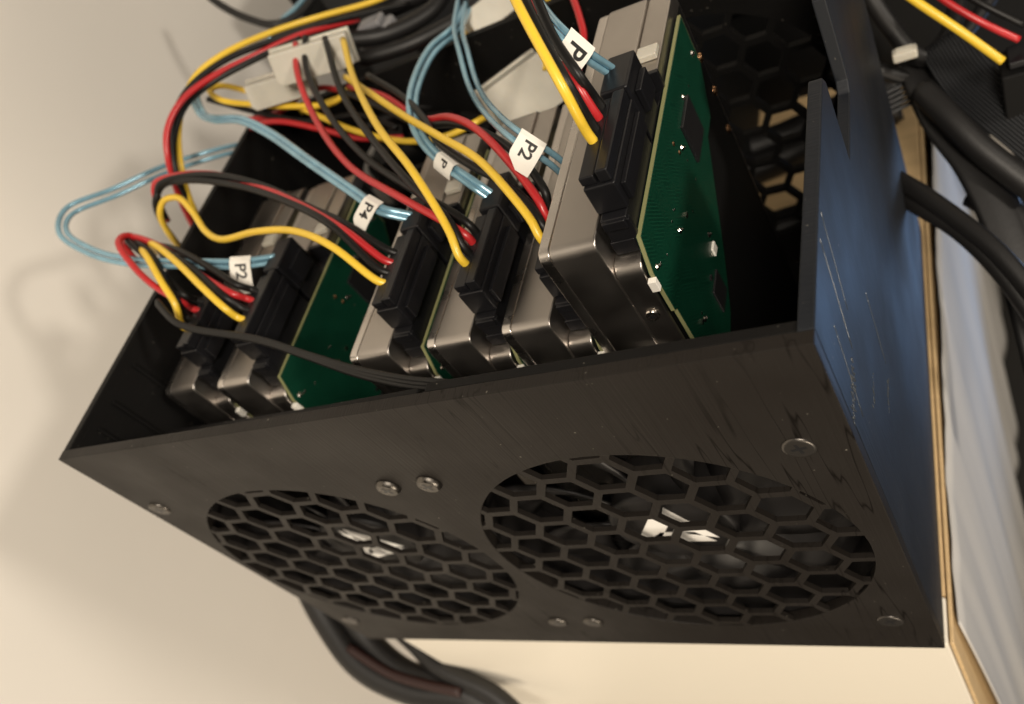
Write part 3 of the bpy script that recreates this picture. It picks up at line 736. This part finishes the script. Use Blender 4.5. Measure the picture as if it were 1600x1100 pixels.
# ------------------------------------------------------------------ dark clutter behind and to the right
cs = empty('computer_case', label='black computer case filling the background behind the enclosure', cat='computer case')
MB().box(-52, 520, 305, 640, -60, 172).build('case_body', 'case_black', cs, bevel=3)
MB().box(-30, 150, 301, 304.8, 60, 165).build('case_door', 'ribbon_grey', cs, bevel=1)
MB().box(165, 240, 301, 304.8, 60, 165).build('case_door', 'case_black', cs, bevel=1)
pb = empty('power_brick', label='black power brick lying behind the enclosure', cat='power supply')
MB().box(12, 168, 192, 318, -0.5, 112).build('brick_body', 'case_black', pb, bevel=4)
MB().box(60, 140, 230, 290, 112.1, 113).build('brick_plate', 'ribbon_grey', pb, bevel=0.3)
for i, (y0, y1) in enumerate(((198, 206), (242, 262), (262, 276))):
    loose('black_cable', 'sleeve_black', [(150, y0, 8), (185, (y0 + y1) / 2, 7 - i), (215, y1, 7), (240, y1 + 4, 8)], ('first', 'second', 'third')[i] + ' black cable lying across the birch top behind the rear grille', 8, 'cable', 'cables behind the rear grille')
loose('black_cable', 'sleeve_black', [P(1395, 275, 335), P(1440, 302, 322), P(1500, 345, 310), P(1560, 395, 300), P(1640, 490, 290)], 'upper thick black cable leaving the enclosure back corner', 3.4, 'cable', 'thick black cables on the right')
loose('black_cable', 'sleeve_black', [P(1395, 300, 338), P(1440, 325, 325), P(1500, 362, 313), P(1560, 420, 303), P(1640, 530, 293)], 'lower thick black cable leaving the enclosure back corner', 3.4, 'cable', 'thick black cables on the right')
def band(name, m, pts, half, label, cat, strands):
    root = empty(name, label=label, cat=cat)
    sp = [Vector(p) for p in pts]
    for i in range(strands):
        q = []
        for k, p in enumerate(sp):
            a = sp[max(k - 1, 0)]; b = sp[min(k + 1, len(sp) - 1)]
            n = (b - a).normalized().cross((p - CAM_C).normalized()).normalized()
            q.append(p + n * ((i / (strands - 1) - 0.5) * 2 * half))
        tube('strand', q, half / strands * 1.15, m, root, n=8, per=6)
    return root
band('ribbon_cable', 'ribbon_grey', [P(1470, 60, 330), P(1510, 120, 325), P(1560, 165, 318), P(1640, 230, 310)], 8, 'wide dark grey ribbon cable at the upper right', 'ribbon cable', 14)
band('ribbon_cable', 'ribbon_grey', [P(1375, 168, 350), P(1420, 145, 345), P(1470, 118, 340), P(1520, 80, 335)], 4, 'narrow dark strap crossing above the birch strip', 'strap', 5)
loose('flat_cable', 'sleeve_black', [P(1430, 90, 345), P(1475, 190, 335), P(1530, 265, 325), P(1590, 400, 315), P(1650, 620, 305)], 'black flat cable sweeping down along the cloth', 9, 'cable', None, 0.3)
loose('yellow_wire', 'yellow', [P(1400, -20, 300), P(1440, 8, 298), P(1500, 48, 296), P(1567, 96, 296)], 'yellow wire in the upper right corner', 1.5)
loose('red_wire', 'red', [P(1440, -25, 305), P(1490, 10, 302), P(1540, 38, 300), P(1592, 62, 300)], 'red wire in the upper right corner')
loose('black_wire', 'black', [P(1480, -25, 310), P(1540, 10, 306), P(1600, 40, 304)], 'black wire in the upper right corner')
pl = empty('black_plug', label='black plug where the upper right yellow wire ends', cat='connector')
a_ = P(1606, 104, 306)
MB().box(a_.x - 9, a_.x + 14, a_.y - 8, a_.y + 8, a_.z - 16, a_.z + 4).build('shell', 'case_black', pl, bevel=1)
MB().box(a_.x - 6, a_.x + 10, a_.y - 5, a_.y + 5, a_.z + 4.1, a_.z + 7).build('wire_clamp', 'plastic_black', pl, bevel=0.6)

for i, (pts, rad, lab) in enumerate((
        ([P(760, -20, 372), P(730, 20, 368), P(690, 45, 366), P(640, 70, 366), P(560, 95, 370)], 3.2, 'thick black cable passing left of the small white plug'),
        ([P(700, -20, 380), P(670, 20, 374), P(600, 55, 370), P(520, 60, 372), P(470, 40, 380)], 3.6, 'thick black cable behind the top white plugs'),
        ([P(560, 205, 372), P(640, 170, 366), P(720, 150, 360), P(780, 110, 358), P(820, 60, 360)], 2.6, 'black cable behind the cloudy white plug'),
        ([P(430, 60, 392), P(520, 40, 388), P(600, 15, 386), P(680, -20, 390)], 4.5, 'thickest black cable along the top edge'))):
    loose('black_cable', 'sleeve_black', pts, lab, rad, 'cable', 'black cables behind the box')
gp = empty('grey_plug', label='blurred pale grey plug between the black cables at the top', cat='connector')
g_ = P(598, 62, 378)
MB().box(g_.x - 9, g_.x + 9, g_.y - 6, g_.y + 6, g_.z - 7, g_.z + 7).build('shell', mat('plastic_grey', (0.22, 0.22, 0.23), 0.4), gp, bevel=2)
MB().box(g_.x - 6, g_.x + 6, g_.y - 4, g_.y + 4, g_.z + 7.1, g_.z + 10).build('strain_relief', 'plastic_grey', gp, bevel=1)

for i, (pts, rad, lab) in enumerate((
        ([P(1350, -20, 330), P(1390, 40, 334), P(1440, 90, 336), P(1480, 60, 338), P(1500, -20, 345)], 3.6, 'black cable looped left of the upper right yellow wire'),
        ([P(1370, 110, 342), P(1430, 120, 344), P(1500, 60, 346), P(1560, -20, 350)], 3.0, 'black cable crossing behind the upper right yellow wire'),
        ([P(1440, 140, 330), P(1490, 190, 322), P(1530, 230, 318), P(1620, 300, 312)], 5.0, 'black cable under the wide grey ribbon'),
        ([P(1520, 300, 330), P(1570, 330, 324), P(1620, 380, 318)], 6.0, 'short black cable at the right edge above the cloth'))):
    loose('black_cable', 'sleeve_black', pts, lab, rad, 'cable', 'black cables at the upper right')
pp = empty('pale_plug', label='small pale plug among the black cables right of the side wall', cat='connector')
q_ = P(1414, 84, 330)
MB().box(q_.x - 4.5, q_.x + 4.5, q_.y - 2.2, q_.y + 2.2, q_.z - 2, q_.z + 2).build('shell', 'plastic_white', pp, bevel=0.8)
MB().box(q_.x - 3, q_.x + 3, q_.y - 1.4, q_.y + 1.4, q_.z + 2.05, q_.z + 2.6).build('key', 'plastic_white', pp, bevel=0.2)
